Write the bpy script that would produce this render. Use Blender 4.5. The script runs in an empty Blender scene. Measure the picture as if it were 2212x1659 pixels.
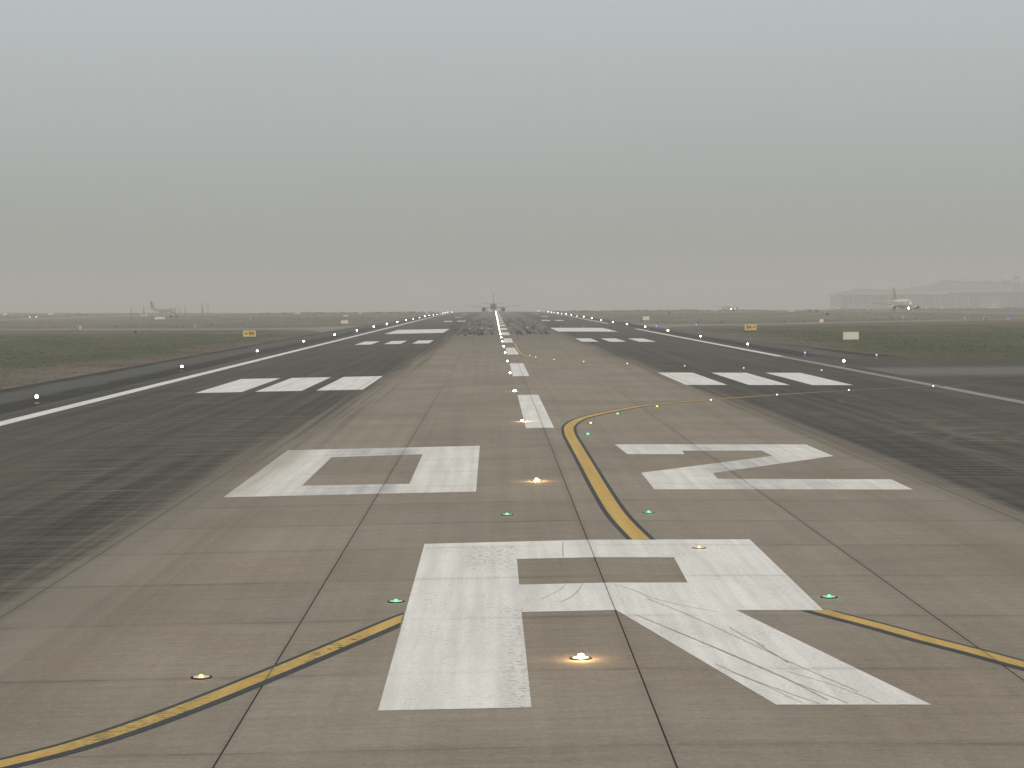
import bpy, bmesh, math, random
import numpy as np
from mathutils import Matrix, Vector

# ------------------------------------------------------------------ camera, world, sun, exposure
sc = bpy.context.scene
C = sc.collection
R = math.radians
CX = 2.2                                    # the runway's centre joint (crown), metres right of the camera

cam_d = bpy.data.cameras.new("camera")
cam = bpy.data.objects.new("camera", cam_d); C.objects.link(cam)
cam_d.sensor_width = 36.0
cam_d.lens = 36.0 * 4080.0 / 2212.0
cam_d.clip_start = 0.1; cam_d.clip_end = 20000.0
cam.matrix_world = (Matrix.Translation((0, 0, 5.74)) @ Matrix.Rotation(R(-0.5247), 4, 'Z')
                    @ Matrix.Rotation(R(90 - 2.4959), 4, 'X') @ Matrix.Rotation(-0.009, 4, 'Z'))
sc.camera = cam

SUN_EL, SUN_ROT = R(48), R(150)
w = bpy.data.worlds.new("World"); sc.world = w; w.use_nodes = True
nt = w.node_tree; nt.nodes.clear()
out = nt.nodes.new("ShaderNodeOutputWorld"); bg = nt.nodes.new("ShaderNodeBackground")
sky = nt.nodes.new("ShaderNodeTexSky"); sky.sky_type = 'NISHITA'; sky.sun_disc = False
sky.sun_elevation = SUN_EL; sky.sun_rotation = SUN_ROT; sky.dust_density = 6.0; sky.air_density = 1.2
hs = nt.nodes.new("ShaderNodeHueSaturation"); hs.inputs['Saturation'].default_value = 0.25
nt.links.new(sky.outputs[0], hs.inputs['Color'])
tc = nt.nodes.new("ShaderNodeTexCoord"); sep = nt.nodes.new("ShaderNodeSeparateXYZ")
nt.links.new(tc.outputs['Generated'], sep.inputs[0])
ramp = nt.nodes.new("ShaderNodeValToRGB")      # overcast layer: luminance by elevation (sine of it)
nt.links.new(sep.outputs['Z'], ramp.inputs[0])
els = ramp.color_ramp.elements
SKY = [(0.0, (.362, .372, .350)), (0.03, (.380, .393, .376)), (0.08, (.435, .462, .458)), (0.16, (.515, .555, .572)), (0.35, (.62, .645, .635)), (1.0, (.84, .80, .735))]
els[0].position, els[0].color = SKY[0][0], (*SKY[0][1], 1)
els[1].position, els[1].color = SKY[-1][0], (*SKY[-1][1], 1)
for p_, c_ in SKY[1:-1]:
    e = els.new(p_); e.color = (*c_, 1)
sc10 = nt.nodes.new("ShaderNodeVectorMath"); sc10.operation = 'SCALE'; sc10.inputs['Scale'].default_value = 10.0
nz = nt.nodes.new("ShaderNodeTexNoise"); nz.inputs['Scale'].default_value = 2.2; nz.inputs['Detail'].default_value = 5
mpn = nt.nodes.new("ShaderNodeMapping"); mpn.inputs['Scale'].default_value = (1, 1, 3.5); nt.links.new(tc.outputs['Generated'], mpn.inputs[0]); nt.links.new(mpn.outputs[0], nz.inputs['Vector'])
mrn = nt.nodes.new("ShaderNodeMapRange"); mrn.inputs[1].default_value = .3; mrn.inputs[2].default_value = .7; mrn.inputs[3].default_value = 9.8; mrn.inputs[4].default_value = 10.2
nt.links.new(nz.outputs[0], mrn.inputs[0]); nt.links.new(mrn.outputs[0], sc10.inputs['Scale'])
nt.links.new(ramp.outputs[0], sc10.inputs[0])
mx = nt.nodes.new("ShaderNodeMixRGB"); mx.inputs[0].default_value = 0.93
nt.links.new(hs.outputs[0], mx.inputs[1]); nt.links.new(sc10.outputs[0], mx.inputs[2])
nt.links.new(mx.outputs[0], bg.inputs['Color']); bg.inputs['Strength'].default_value = 0.1
nt.links.new(bg.outputs[0], out.inputs['Surface'])

sun_d = bpy.data.lights.new("sun", 'SUN'); sun_d.energy = 0.6; sun_d.angle = R(20); sun_d.color = (1, .95, .88)
sun = bpy.data.objects.new("sun", sun_d); C.objects.link(sun)
sun.rotation_euler = (R(90) - SUN_EL, 0, R(180) - SUN_ROT); sun.location = (0, 0, 40)

sc.view_settings.view_transform = 'Standard'; sc.view_settings.look = 'None'
sc.view_settings.exposure = 0.0; sc.view_settings.gamma = 1.0; sc.view_settings.use_curve_mapping = False
cy = sc.cycles
cy.max_bounces = 6; cy.volume_bounces = 2; cy.diffuse_bounces = 2; cy.glossy_bounces = 2
cy.sample_clamp_indirect = 2.0; cy.use_denoising = True
cy.use_adaptive_sampling = True; cy.adaptive_threshold = 0.01

rnd = random.Random(7)

# ------------------------------------------------------------------ ground shape
def profile(y):
    """the runway is level to 700 m, then falls away over a crest"""
    a = 3.02e-6; d = max(0.0, min(y, 2200.0) - 700.0); z = -a * d * d
    return z - max(0.0, y - 2200.0) * 0.0091
def gz(x, y):
    d = max(0.0, min(y, 2200.0) - 700.0) / 850.0
    return profile(y) - 0.011 * min(abs(x - CX), 34.0) - 0.003 * max(-600, min(600, x)) * d * d
def tz(x, y):
    """bare ground between the pavements"""
    z = gz(x, y) - 0.03
    if abs(x) > 55 and y > 540 and not 176 < abs(x) < 246:
        k = min(1.0, (abs(x) - 55) / 40.0) * min(1.0, (y - 540) / 100.0)
        z += k * 0.32 * (math.sin(x * .031 + 1.3) * math.sin(y * .021) + .6 * math.sin(x * .083 + y * .05) + .4 * math.sin(x * .19 - y * .013)) - .1 * k
    return z

# ------------------------------------------------------------------ node helpers
class Mat:
    def __init__(s, name):
        s.m = bpy.data.materials.new(name); s.m.use_nodes = True
        s.t = s.m.node_tree; s.b = s.t.nodes.get("Principled BSDF")
        s.g = None
    def new(s, k): return s.t.nodes.new("ShaderNode" + k)
    def put(s, v, sock):
        if isinstance(v, (int, float)): sock.default_value = v
        elif isinstance(v, tuple): sock.default_value = v if len(v) == 4 or sock.type == 'VECTOR' else (*v, 1)
        else: s.t.links.new(v, sock)
    def f(s, op, a, b=None, c=None):
        n = s.new("Math"); n.operation = op
        for i, v in enumerate((a, b, c)):
            if v is not None: s.put(v, n.inputs[i])
        return n.outputs[0]
    def pos(s):
        if s.g is None:
            g = s.new("NewGeometry"); q = s.new("SeparateXYZ"); s.t.links.new(g.outputs['Position'], q.inputs[0])
            s.g = (q.outputs[0], q.outputs[1], q.outputs[2])
        return s.g
    def vec(s, x, y, z=0.0):
        n = s.new("CombineXYZ")
        for i, v in enumerate((x, y, z)): s.put(v, n.inputs[i])
        return n.outputs[0]
    def noise(s, sx, sy, sz=0.0, detail=3.0, rough=.55, off=0.0, dist=0.0):
        """noise over world X, Y (Z): sx, sy are cycles per metre"""
        x, y, z = s.pos()
        v = s.vec(s.f('MULTIPLY_ADD', x, sx, off), s.f('MULTIPLY', y, sy), s.f('MULTIPLY', z, sz) if sz else 0.0)
        n = s.new("TexNoise"); s.t.links.new(v, n.inputs['Vector']); n.inputs['Scale'].default_value = 1.0
        n.inputs['Detail'].default_value = detail; n.inputs['Roughness'].default_value = rough; n.inputs['Distortion'].default_value = dist
        return n.outputs[0]
    def step(s, v, lo, hi, a=0.0, b=1.0):
        n = s.new("MapRange"); n.interpolation_type = 'SMOOTHSTEP'; n.clamp = True
        s.put(v, n.inputs[0])
        for i, q in enumerate((lo, hi, a, b)): s.put(q, n.inputs[i + 1])
        return n.outputs[0]
    def mix(s, fac, a, b, mode='MIX'):
        n = s.new("MixRGB"); n.blend_type = mode
        s.put(fac, n.inputs[0]); s.put(a, n.inputs[1]); s.put(b, n.inputs[2])
        return n.outputs[0]
    def scale(s, col, k):
        n = s.new("VectorMath"); n.operation = 'SCALE'; s.put(col, n.inputs[0]); s.put(k, n.inputs['Scale'])
        return n.outputs[0]
    def done(s, col, rough=.85, spec=.15, bump=None, metal=0.0):
        s.put(col, s.b.inputs['Base Color']); s.put(rough, s.b.inputs['Roughness'])
        s.b.inputs['Specular IOR Level'].default_value = spec; s.b.inputs['Metallic'].default_value = metal
        if bump is not None:
            n = s.new("Bump"); n.inputs['Strength'].default_value = bump[1]; n.inputs['Distance'].default_value = bump[2]
            s.t.links.new(bump[0], n.inputs['Height']); s.t.links.new(n.outputs[0], s.b.inputs['Normal'])
        return s.m

def plain(name, col, rough=.6, spec=.3, var=.12, sc_=3.0, metal=0.0):
    m = Mat(name); n = m.noise(sc_, sc_, sc_, 3)
    return m.done(m.scale(tuple(col), m.step(n, .3, .7, 1 - var, 1 + var)), rough, spec, None, metal)
def lamp(name, col, strength):
    m = bpy.data.materials.new(name); m.use_nodes = True; t = m.node_tree; t.nodes.clear()
    o = t.nodes.new("ShaderNodeOutputMaterial"); e = t.nodes.new("ShaderNodeEmission")
    e.inputs[0].default_value = (*col, 1); e.inputs[1].default_value = strength
    t.links.new(e.outputs[0], o.inputs[0]); m.cycles.emission_sampling = 'NONE'
    return m

PANEL = 5.78
def joints(m):
    """dark sawn joints of the slabs: 1 on a joint"""
    x, y, z = m.pos()
    wob = m.noise(.3, .25, 0, 2)
    u = m.f('ADD', m.f('DIVIDE', m.f('SUBTRACT', x, CX), PANEL), 100.5)
    dl = m.f('MULTIPLY', m.f('ABSOLUTE', m.f('SUBTRACT', m.f('FRACT', u), .5)), PANEL)
    lj = m.step(dl, .008, .018, 1, 0)
    halo = m.step(dl, .02, .18, .10, 0)
    vv = m.f('ADD', m.f('DIVIDE', m.f('SUBTRACT', m.f('MULTIPLY_ADD', wob, .05, y), 24.25), 5.02), 100.5)
    dt = m.f('MULTIPLY', m.f('ABSOLUTE', m.f('SUBTRACT', m.f('FRACT', vv), .5)), 5.02)
    br = m.step(m.noise(.35, .2, 0, 3, off=7), .35, .62, .25, 1.0)
    tj = m.f('MULTIPLY', m.step(dt, .012, .04, .45, 0), br)
    th = m.f('MULTIPLY', m.step(dt, .03, .30, .15, 0), br)
    j = m.f('MAXIMUM', m.f('MAXIMUM', m.f('MULTIPLY', lj, .97), halo), m.f('MAXIMUM', tj, th))
    cell = m.vec(m.f('FLOOR', m.f('SUBTRACT', u, .5)), m.f('FLOOR', m.f('SUBTRACT', vv, .5)))
    wn = m.new("TexWhiteNoise"); wn.noise_dimensions = '2D'; m.t.links.new(cell, wn.inputs['Vector'])
    return j, wn.outputs['Value']

def runway_material():
    m = Mat("runway_surface"); x, y, z = m.pos()
    u = m.f('SUBTRACT', x, CX)
    j, cell = joints(m)
    groove = m.noise(.42, 4.2, 0, 6, .72, 0, .6)           # transverse grooving and drag marks
    groove2 = m.noise(1.6, 7.0, 0, 5, .75, 3, 1.2)
    streak = m.noise(2.2, .018, 0, 4, .6, 11)       # tyre tracks along the runway
    blot = m.noise(.22, .16, 0, 4, .55, 20)
    fine = m.noise(6, 10, 0, 3, .7, 5)
    conc = m.mix(m.step(blot, .3, .7), (.262, .226, .186), (.290, .258, .216))
    k = m.f('MULTIPLY', m.step(groove, .3, .7, .925, 1.075), m.step(groove2, .3, .7, .95, 1.05))
    k = m.f('MULTIPLY', k, m.step(streak, .3, .7, .95, 1.05))
    k = m.f('MULTIPLY', m.f('MULTIPLY', k, m.step(fine, .25, .75, .91, 1.09)), m.step(m.noise(14, 18, 0, 4, .8, 6), .3, .7, .88, 1.12))
    k = m.f('MULTIPLY', k, m.step(cell, 0, 1, .945, 1.055))
    conc = m.scale(conc, k)
    # small dark spots and pale chips
    spot = m.step(m.noise(.8, 5.5, 0, 5, .62, 31), .655, .72, 0, .5)
    conc = m.mix(spot, conc, (.13, .11, .09))
    chip = m.step(m.noise(2.3, 7.5, 0, 4, .6, 41), .69, .73, 0, .5)
    conc = m.mix(chip, conc, (.42, .39, .35))
    # long dark tracks either side of the axis
    # blackened outer thirds
    edge_n = m.f('MULTIPLY', m.f('SUBTRACT', streak, .5), 5.5)
    edge_t = m.f('MULTIPLY', m.f('SUBTRACT', groove, .5), 4.0)
    au = m.f('ABSOLUTE', m.f('ADD', u, -.35))
    ae = m.f('ADD', au, m.f('ADD', edge_n, edge_t))
    far = m.step(y, 60, 330, 0, 1.6)
    soft = m.f('MULTIPLY', m.step(m.f('ADD', ae, far), 9.6, 12.6), m.step(y, 35, 110, .35, 1))
    hu = m.f('ADD', m.f('ABSOLUTE', u), m.f('ADD', m.f('MULTIPLY', m.f('SUBTRACT', groove, .5), .7), m.f('MULTIPLY', m.f('SUBTRACT', streak, .5), 2.2)))
    hard = m.f('MAXIMUM', m.step(hu, 10.9, 12.7), m.step(m.f('ABSOLUTE', u), 11.52, 11.64, 0, .42))
    rim = m.f('MULTIPLY', m.step(m.f('ABSOLUTE', u), 10.0, 10.8), m.step(m.f('MULTIPLY', streak, .6), .2, .38, .1, 1.0))
    conc = m.mix(m.f('MULTIPLY', rim, m.step(y, 45, 110, .55, .15)), conc, (.30, .268, .225))
    tan = m.f('MULTIPLY', m.step(m.f('ABSOLUTE', u), 8.0, 9.2), m.f('MULTIPLY', m.step(m.f('ABSOLUTE', u), 9.4, 10.4, 1, 0), m.step(streak, .4, .6)))
    conc = m.mix(m.f('MULTIPLY', tan, .4), conc, (.185, .152, .122))
    dark_m = m.f('MAXIMUM', soft, m.f('MULTIPLY', hard, m.step(streak, .25, .6, .88, 1.0)))
    sg = m.noise(.16, 2.4, 0, 6, .72, 51)
    sl = m.noise(.9, .02, 0, 4, .6, 61)
    dk = m.mix(m.step(sl, .3, .7), (.075, .071, .064), (.097, .092, .083))
    dk = m.scale(dk, m.f('MULTIPLY', m.f('MULTIPLY', m.step(sg, .30, .72, .68, 1.46), m.step(m.noise(1.3, .012, 0, 4, .65, 17), .3, .7, .80, 1.20)), m.step(fine, .25, .75, .90, 1.10)))
    lane = m.f('MULTIPLY', m.step(m.f('ABSOLUTE', u), 15.0, 19.0), m.step(m.noise(.25, .02, 0, 4, .6, 29), .40, .62, .1, 1.0))
    dk = m.mix(m.f('MULTIPLY', lane, m.step(y, 30, 120, .50, .12)), dk, (.128, .116, .098))
    seam = m.step(m.f('ABSOLUTE', m.f('SUBTRACT', m.f('ABSOLUTE', u), 19.4)), .03, .09, .45, 0)
    dk = m.mix(seam, dk, (.05, .048, .044))
    pale = m.f('MULTIPLY', m.step(m.noise(.13, 1.9, 0, 5, .7, 71), .52, .66, 0, .9), m.step(m.noise(.06, .05, 0, 2, .5, 81), .42, .58))
    dk = m.mix(pale, dk, (.185, .165, .135))
    # tyre scuffs: wide turning circles on the right-hand side
    arcs = None
    for ax, ay, rr, ww in ((29, 74, 14, .5), (29.6, 74, 14.8, .3), (29.5, 75, 11.3, .45), (30, 77, 8.6, .4), (33, 82, 13, .35), (38, 70, 9, .5), (40, 84, 20, .4), (36, 108, 16, .35)):
        d = m.f('SQRT', m.f('ADD', m.f('POWER', m.f('ABSOLUTE', m.f('SUBTRACT', x, float(ax))), 2.0), m.f('POWER', m.f('ABSOLUTE', m.f('SUBTRACT', y, float(ay))), 2.0)))
        a = m.step(m.f('ABSOLUTE', m.f('SUBTRACT', d, float(rr))), 0, ww, .62, 0)
        arcs = a if arcs is None else m.f('MAXIMUM', arcs, a)
    arcs = m.f('MULTIPLY', arcs, m.f('MULTIPLY', m.step(x, 15, 20), m.step(m.noise(.18, .2, 0, 3, .6, 91), .42, .62)))
    dk = m.mix(arcs, dk, (.17, .155, .135))
    col = m.mix(dark_m, conc, dk)
    # rubber in the touchdown zone
    rub = m.f('MULTIPLY', m.step(y, 150, 420), m.step(au, 7.5, 12.5, .85, .25))
    rub = m.f('MULTIPLY', rub, m.step(m.f('ADD', sl, m.f('MULTIPLY', groove, .4)), .45, .95, .75, 1.0))
    col = m.mix(rub, col, (.125, .121, .110))
    bl = m.f('MULTIPLY', m.step(y, 280, 420), m.f('MULTIPLY', m.step(au, 9.5, 12.0), m.step(au, 12.0, 16.0, 1, 0)))
    col = m.mix(m.f('MULTIPLY', bl, .55), col, (.066, .068, .067))
    jf = m.f('MULTIPLY', j, m.step(dark_m, 0, 1, 1.0, .6))
    jf = m.f('MULTIPLY', jf, m.step(y, 30, 170, 1, .42))
    col = m.mix(jf, col, (.024, .022, .020))
    return m.done(col, .95, .04, (m.f('ADD', fine, groove2), .12, .01))

def asphalt_material(name, a, b, pale=None, seed=0):
    m = Mat(name); x, y, z = m.pos()
    sl = m.noise(.5, .02, 0, 4, .6, 61 + seed); sg = m.noise(.12, 1.6, 0, 5, .65, 51 + seed); fine = m.noise(5, 7, 0, 3, .7, 5 + seed)
    c = m.mix(m.step(sl, .3, .7), a, b)
    c = m.scale(c, m.f('MULTIPLY', m.step(sg, .30, .72, .74, 1.38), m.step(fine, .25, .75, .9, 1.1)))
    if pale: c = pale(m, c, x, y, sg)
    return m.done(c, .95, .03, (fine, .15, .01))

def shoulder_band(m, c, x, y, sg):
    d = m.f('ABSOLUTE', m.f('SUBTRACT', x, CX))
    n = m.f('MULTIPLY', m.f('SUBTRACT', m.noise(.5, .12, 0, 4, .6, 99), .5), 3.0)
    d = m.f('ADD', d, n)
    band = m.f('MULTIPLY', m.step(d, 32.4, 33.6), m.step(d, 36.4, 37.6, 1, 0))
    c = m.mix(m.f('MULTIPLY', band, m.step(sg, .3, .7, .35, .8)), c, (.16, .155, .143))
    return m.mix(m.f('MULTIPLY', m.step(d, 37.4, 38.2), .6), c, (.045, .044, .038))

def taxi_pale(m, c, x, y, sg):
    b = m.f('MULTIPLY', m.step(m.f('ADD', y, m.f('MULTIPLY', sg, 12.0)), 150, 158), m.step(m.f('ADD', y, m.f('MULTIPLY', sg, 12.0)), 166, 176, 1, 0))
    c = m.mix(m.f('MULTIPLY', b, .9), c, (.18, .17, .152))
    p = m.f('MULTIPLY', m.step(sg, .52, .75, 0, .5), m.step(m.noise(.05, .06, 0, 2, .5, 14), .4, .6))
    c = m.mix(p, c, (.17, .155, .13))
    # scuffs of turning tyres
    arcs = None
    for ax, ay, rr, ww in ((29, 74, 14, .5), (29.6, 74, 14.8, .3), (29.5, 75, 11.3, .45), (30, 77, 8.6, .4), (33, 82, 13, .35), (38, 70, 9, .5), (40, 84, 20, .4), (36, 108, 16, .35)):
        d = m.f('SQRT', m.f('ADD', m.f('POWER', m.f('ABSOLUTE', m.f('SUBTRACT', x, float(ax))), 2.0), m.f('POWER', m.f('ABSOLUTE', m.f('SUBTRACT', y, float(ay))), 2.0)))
        a = m.step(m.f('ABSOLUTE', m.f('SUBTRACT', d, float(rr))), 0, ww, .62, 0)
        arcs = a if arcs is None else m.f('MAXIMUM', arcs, a)
    arcs = m.f('MULTIPLY', arcs, m.step(m.noise(.18, .2, 0, 3, .6, 91), .42, .62))
    return m.mix(arcs, c, (.17, .155, .135))

def paint_material(name, base, dirt, wear=1.0, jt=True, y_blot=None):
    m = Mat(name); x, y, z = m.pos()
    fine = m.noise(9, 14, 0, 3, .75, 5); lon = m.noise(3.2, .10, 0, 4, .6, 15)
    c = m.scale(tuple(base), m.f('MULTIPLY', m.step(fine, .25, .75, .90, 1.06), m.step(lon, .3, .72, .87, 1.06)))
    c = m.mix(m.step(m.noise(.5, .35, 0, 4, .6, 25), .50, .75, 0, .30 * wear), c, tuple(dirt))
    # dark flecks lying across the runway
    fl = m.f('MULTIPLY', m.step(m.noise(3.2, 15, 0, 4, .7, 35), .58, .66, 0, .6 * wear), m.step(m.noise(.7, .5, 0, 4, .65, 45), .44, .64))
    c = m.mix(fl, c, (.12, .115, .11))
    fl2 = m.f('MULTIPLY', m.step(m.noise(16, 30, 0, 4, .75, 55), .50, .66, 0, .62 * wear), m.step(m.noise(.55, .35, 0, 4, .65, 65), .36, .62, .12, 1))
    c = m.mix(fl2, c, (.15, .145, .14))
    # a scraped patch at the top of the letter's stem, and its inner edge
    pt = m.f('MULTIPLY', m.f('MULTIPLY', m.step(x, -1.0, -.4), m.step(x, .25, .75, 1, 0)), m.f('MULTIPLY', m.step(y, 39.5, 41.5), m.step(y, 44.2, 45.0, 1, 0)))
    pt = m.f('MAXIMUM', pt, m.f('MULTIPLY', m.f('MULTIPLY', m.step(x, -.1, .3, 0, .8), m.step(x, .46, .52, 1, 0)), m.step(y, 35, 36, 1, 0)))
    pf = m.f('MULTIPLY', pt, m.step(m.noise(7, 13, 0, 5, .75, 77), .52, .60))
    c = m.mix(m.f('MULTIPLY', pf, .75 * wear), c, (.13, .12, .11))
    if y_blot: c = y_blot(m, c, x, y, fine)
    if jt:
        j, _ = joints(m)
        c = m.mix(m.f('MULTIPLY', j, m.step(y, 120, 400, .8, .2)), c, (.07, .068, .064))
    return m.done(c, .8, .15, (fine, .08, .006))

def digit_soot(m, c, x, y, fine):
    """rubber soot smeared over the digits, in tracks along the runway and over their crossbars"""
    tr = m.noise(1.1, .05, 0, 4, .6, 75)
    near0 = m.f('MULTIPLY', m.step(x, -7.2, -5.4), m.step(x, -3.6, -2.6, 1, 0))
    near2 = m.f('MULTIPLY', m.step(x, 6.4, 8.0), m.step(x, 9.6, 11.4, 1, 0))
    zone = m.f('MAXIMUM', near0, m.f('MULTIPLY', near2, .8))
    yy = m.f('MULTIPLY', m.step(y, 52, 56), m.step(m.noise(.5, .5, 0, 3, .6, 85), .3, .6, .4, 1))
    c = m.mix(m.f('MULTIPLY', m.f('MULTIPLY', zone, yy), m.step(tr, .35, .65, .25, .62)), c, (.25, .255, .27))
    side = m.f('MULTIPLY', m.step(x, -6.9, -7.9), m.step(y, 52, 56))
    return m.mix(m.f('MULTIPLY', side, m.step(tr, .35, .6, .2, .7)), c, (.36, .31, .27))

def yellow_worn(m, c, x, y, fine):
    n = m.step(m.noise(4, 9, 0, 5, .75, 95), .44, .58, 0, .9)
    z_ = m.f('MULTIPLY', m.step(x, -6.2, -5.3), m.step(x, -4.6, -3.9, 1, 0))
    z2 = m.step(x, -3.4, -2.7, .45, 0)
    k = m.f('MULTIPLY', n, m.f('MAXIMUM', z_, m.f('MULTIPLY', z2, m.step(x, -4.2, -3.6))))
    c = m.mix(m.f('MULTIPLY', k, m.step(fine, .35, .6, .4, 1)), c, (.16, .14, .085))
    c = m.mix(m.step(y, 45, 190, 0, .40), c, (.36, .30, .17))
    ch = m.f('MULTIPLY', m.f('MULTIPLY', m.step(x, -3.2, -2.9), m.step(x, -2.35, -2.15, 1, 0)), m.step(m.noise(3.5, 3.5, 0, 3, .6, 19), .56, .60))
    c = m.mix(m.f('MULTIPLY', ch, m.step(y, 36, 40, .85, 0)), c, (.10, .085, .06))
    return m.mix(m.step(x, 6, 26, 0, .86), c, (.14, .122, .09))

M = {
    'runway': runway_material(),
    'shoulder': asphalt_material("shoulder_asphalt", (.044, .045, .045), (.057, .057, .056), shoulder_band),
    'taxi': asphalt_material("taxiway_asphalt", (.080, .076, .069), (.102, .097, .088), taxi_pale, 3),
    'concrete': asphalt_material("taxiway_concrete", (.21, .205, .19), (.26, .25, .23), None, 9),
    'white': paint_material("white_marking_paint", (.80, .79, .76), (.55, .545, .53)),
    'digit': paint_material("white_digit_paint", (.77, .755, .715), (.5, .5, .49), 1.0, True, digit_soot),
    'white_old': paint_material("grey_worn_paint", (.29, .292, .288), (.21, .21, .205)),
    'yellow': paint_material("yellow_line_paint", (.60, .40, .125), (.45, .32, .13), .8, True, yellow_worn),
    'black': paint_material("black_line_border_paint", (.056, .066, .075), (.09, .095, .10), .6),
    'rubber': plain("tyre_rubber_mark", (.036, .038, .039), .9, .1, .2, 1.0),
    'scuff': plain("tyre_scuff_mark", (.40, .40, .39), .9, .1, .25, 4.0),
    'cream': plain("cream_sign_paint", (.82, .75, .60), .5, .3, .05, 1.0),
    'white_metal': plain("white_metal_paint", (.70, .70, .66), .5, .3, .08, 1.0),
    'grey_metal': plain("grey_metal", (.30, .31, .31), .5, .4, .1, 2.0),
    'dark_metal': plain("dark_metal", (.05, .05, .05), .5, .4, .1, 2.0),
    'sign_yellow': plain("yellow_sign_face", (.74, .49, .13), .5, .3, .05, 1.0),
    'sign_black': plain("black_lettering", (.035, .03, .022), .6, .2, .05, 2.0),
    'sign_dark': plain("dark_sign_face", (.07, .05, .045), .5, .3, .15, 2.0),
    'housing': plain("light_housing_metal", (.50, .51, .52), .45, .5, .12, 30.0),
    'seal': plain("dark_joint_sealant", (.03, .028, .026), .9, .1, .2, 9.0),
    'yellow_paint': plain("yellow_stem_paint", (.60, .45, .08), .5, .3, .05, 5.0),
    'L_white': lamp("white_runway_lamp", (1.0, .93, .80), 60.0),
    'L_edge': lamp("white_edge_lamp", (1.0, .91, .76), 24.0),
    'L_amber': lamp("amber_lamp", (1.0, .50, .12), 4.5),
    'L_green': lamp("green_lamp", (.10, 1.0, .32), 3.2),
    'L_blue': lamp("blue_lamp", (.12, .14, 1.0), 10.0),
    'L_dim': lamp("pale_lamp", (1.0, .90, .66), 4.5),
    'L_land': lamp("landing_lamp", (1.0, 1.0, 1.0), 80.0),
}

# backlit yellow sign faces; the cream boards get an added glow to brighten them
for k_, c_, e_ in (('cream', (1, .93, .78), .10), ('sign_yellow', (1, .66, .18), .14)):
    b_ = M[k_].node_tree.nodes['Principled BSDF']; b_.inputs['Emission Color'].default_value = (*c_, 1); b_.inputs['Emission Strength'].default_value = e_
    M[k_].cycles.emission_sampling = 'NONE'
# ------------------------------------------------------------------ object helpers
def tag(o, label=None, cat=None, group=None, kind=None):
    if label: o['label'] = label
    if cat: o['category'] = cat
    if group: o['group'] = group
    if kind: o['kind'] = kind
    return o
def empty(name, loc, rz=0.0):
    o = bpy.data.objects.new(name, None); o.empty_display_size = .5; C.objects.link(o)
    o.location = loc; o.rotation_euler = (0, 0, rz)
    return o
def link(name, bm, mat, parent=None, smooth=False):
    me = bpy.data.meshes.new(name); bm.to_mesh(me); bm.free()
    for mm in (mat if isinstance(mat, (list, tuple)) else [mat]): me.materials.append(mm)
    if smooth:
        for p in me.polygons: p.use_smooth = True
    o = bpy.data.objects.new(name, me); C.objects.link(o)
    if parent: o.parent = parent
    return o
def raw(name, verts, faces, mat, parent=None, smooth=False):
    me = bpy.data.meshes.new(name); me.from_pydata(verts, [], faces); me.materials.append(mat)
    if smooth: me.polygons.foreach_set('use_smooth', [True] * len(me.polygons))
    o = bpy.data.objects.new(name, me); C.objects.link(o)
    if parent: o.parent = parent
    return o
def kids(o): return [c for c in bpy.data.objects if c.parent == o]
def copy_tree(o, parent=None, ch=None):
    c = o.copy(); C.objects.link(c)
    if parent: c.parent = parent
    for k_ in list(o.children): copy_tree(k_, c)
    return c
def box(bm, x0, x1, y0, y1, z0, z1, bevel=0.0):
    r = bmesh.ops.create_cube(bm, size=1.0)
    vs = r['verts']
    bmesh.ops.scale(bm, vec=(x1 - x0, y1 - y0, z1 - z0), verts=vs)
    bmesh.ops.translate(bm, vec=((x0 + x1) / 2, (y0 + y1) / 2, (z0 + z1) / 2), verts=vs)
    if bevel:
        es = list({e for v in vs for e in v.link_edges})
        bmesh.ops.bevel(bm, geom=es, offset=bevel, segments=2, affect='EDGES')
def cyl(bm, a, b, r0, r1=None, n=12, caps=True):
    a, b = Vector(a), Vector(b); d = b - a
    r = bmesh.ops.create_cone(bm, cap_ends=caps, segments=n, radius1=r0, radius2=r0 if r1 is None else r1, depth=d.length)
    q = d.to_track_quat('Z', 'Y').to_matrix().to_4x4()
    bmesh.ops.transform(bm, matrix=Matrix.Translation((a + b) / 2) @ q, verts=r['verts'])
def B(): return bmesh.new()

YB = list(range(-75, 2301, 25))
def sheet(name, xs, ys, off, mat, zf=gz, kind='structure', label=None):
    vs = [(x, y, zf(x, y) + off) for y in ys for x in xs]
    n = len(xs); fs = [(j * n + i, j * n + i + 1, (j + 1) * n + i + 1, (j + 1) * n + i) for j in range(len(ys) - 1) for i in range(n - 1)]
    o = raw(name, vs, fs, mat); tag(o, label, None, None, kind)
    return o
def mark(name, polys, off, mat, label, clip=None):
    """painted marking: polygons in ground metres, cut along the crown and every 25 m, laid on the surface"""
    bm = B()
    for p in polys:
        f = bm.faces.new([bm.verts.new((x, y, 0)) for x, y in p])
    bm.normal_update()
    for f in bm.faces:
        if f.normal.z < 0: f.normal_flip()
    def cut(co, no): bmesh.ops.bisect_plane(bm, geom=bm.verts[:] + bm.edges[:] + bm.faces[:], plane_co=co, plane_no=no, dist=1e-5)
    ymax = max(v.co.y for v in bm.verts); ymin = min(v.co.y for v in bm.verts)
    if clip: bmesh.ops.bisect_plane(bm, geom=bm.verts[:] + bm.edges[:] + bm.faces[:], plane_co=clip[0], plane_no=clip[1], dist=1e-5, clear_outer=True)
    cut((CX, 0, 0), (1, 0, 0))
    for yb in YB:
        if ymin < yb < ymax: cut((0, yb, 0), (0, 1, 0))
    for v in bm.verts: v.co.z = gz(v.co.x, v.co.y) + off
    o = link(name, bm, mat); tag(o, label, None, None, 'structure')
    return o
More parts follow.
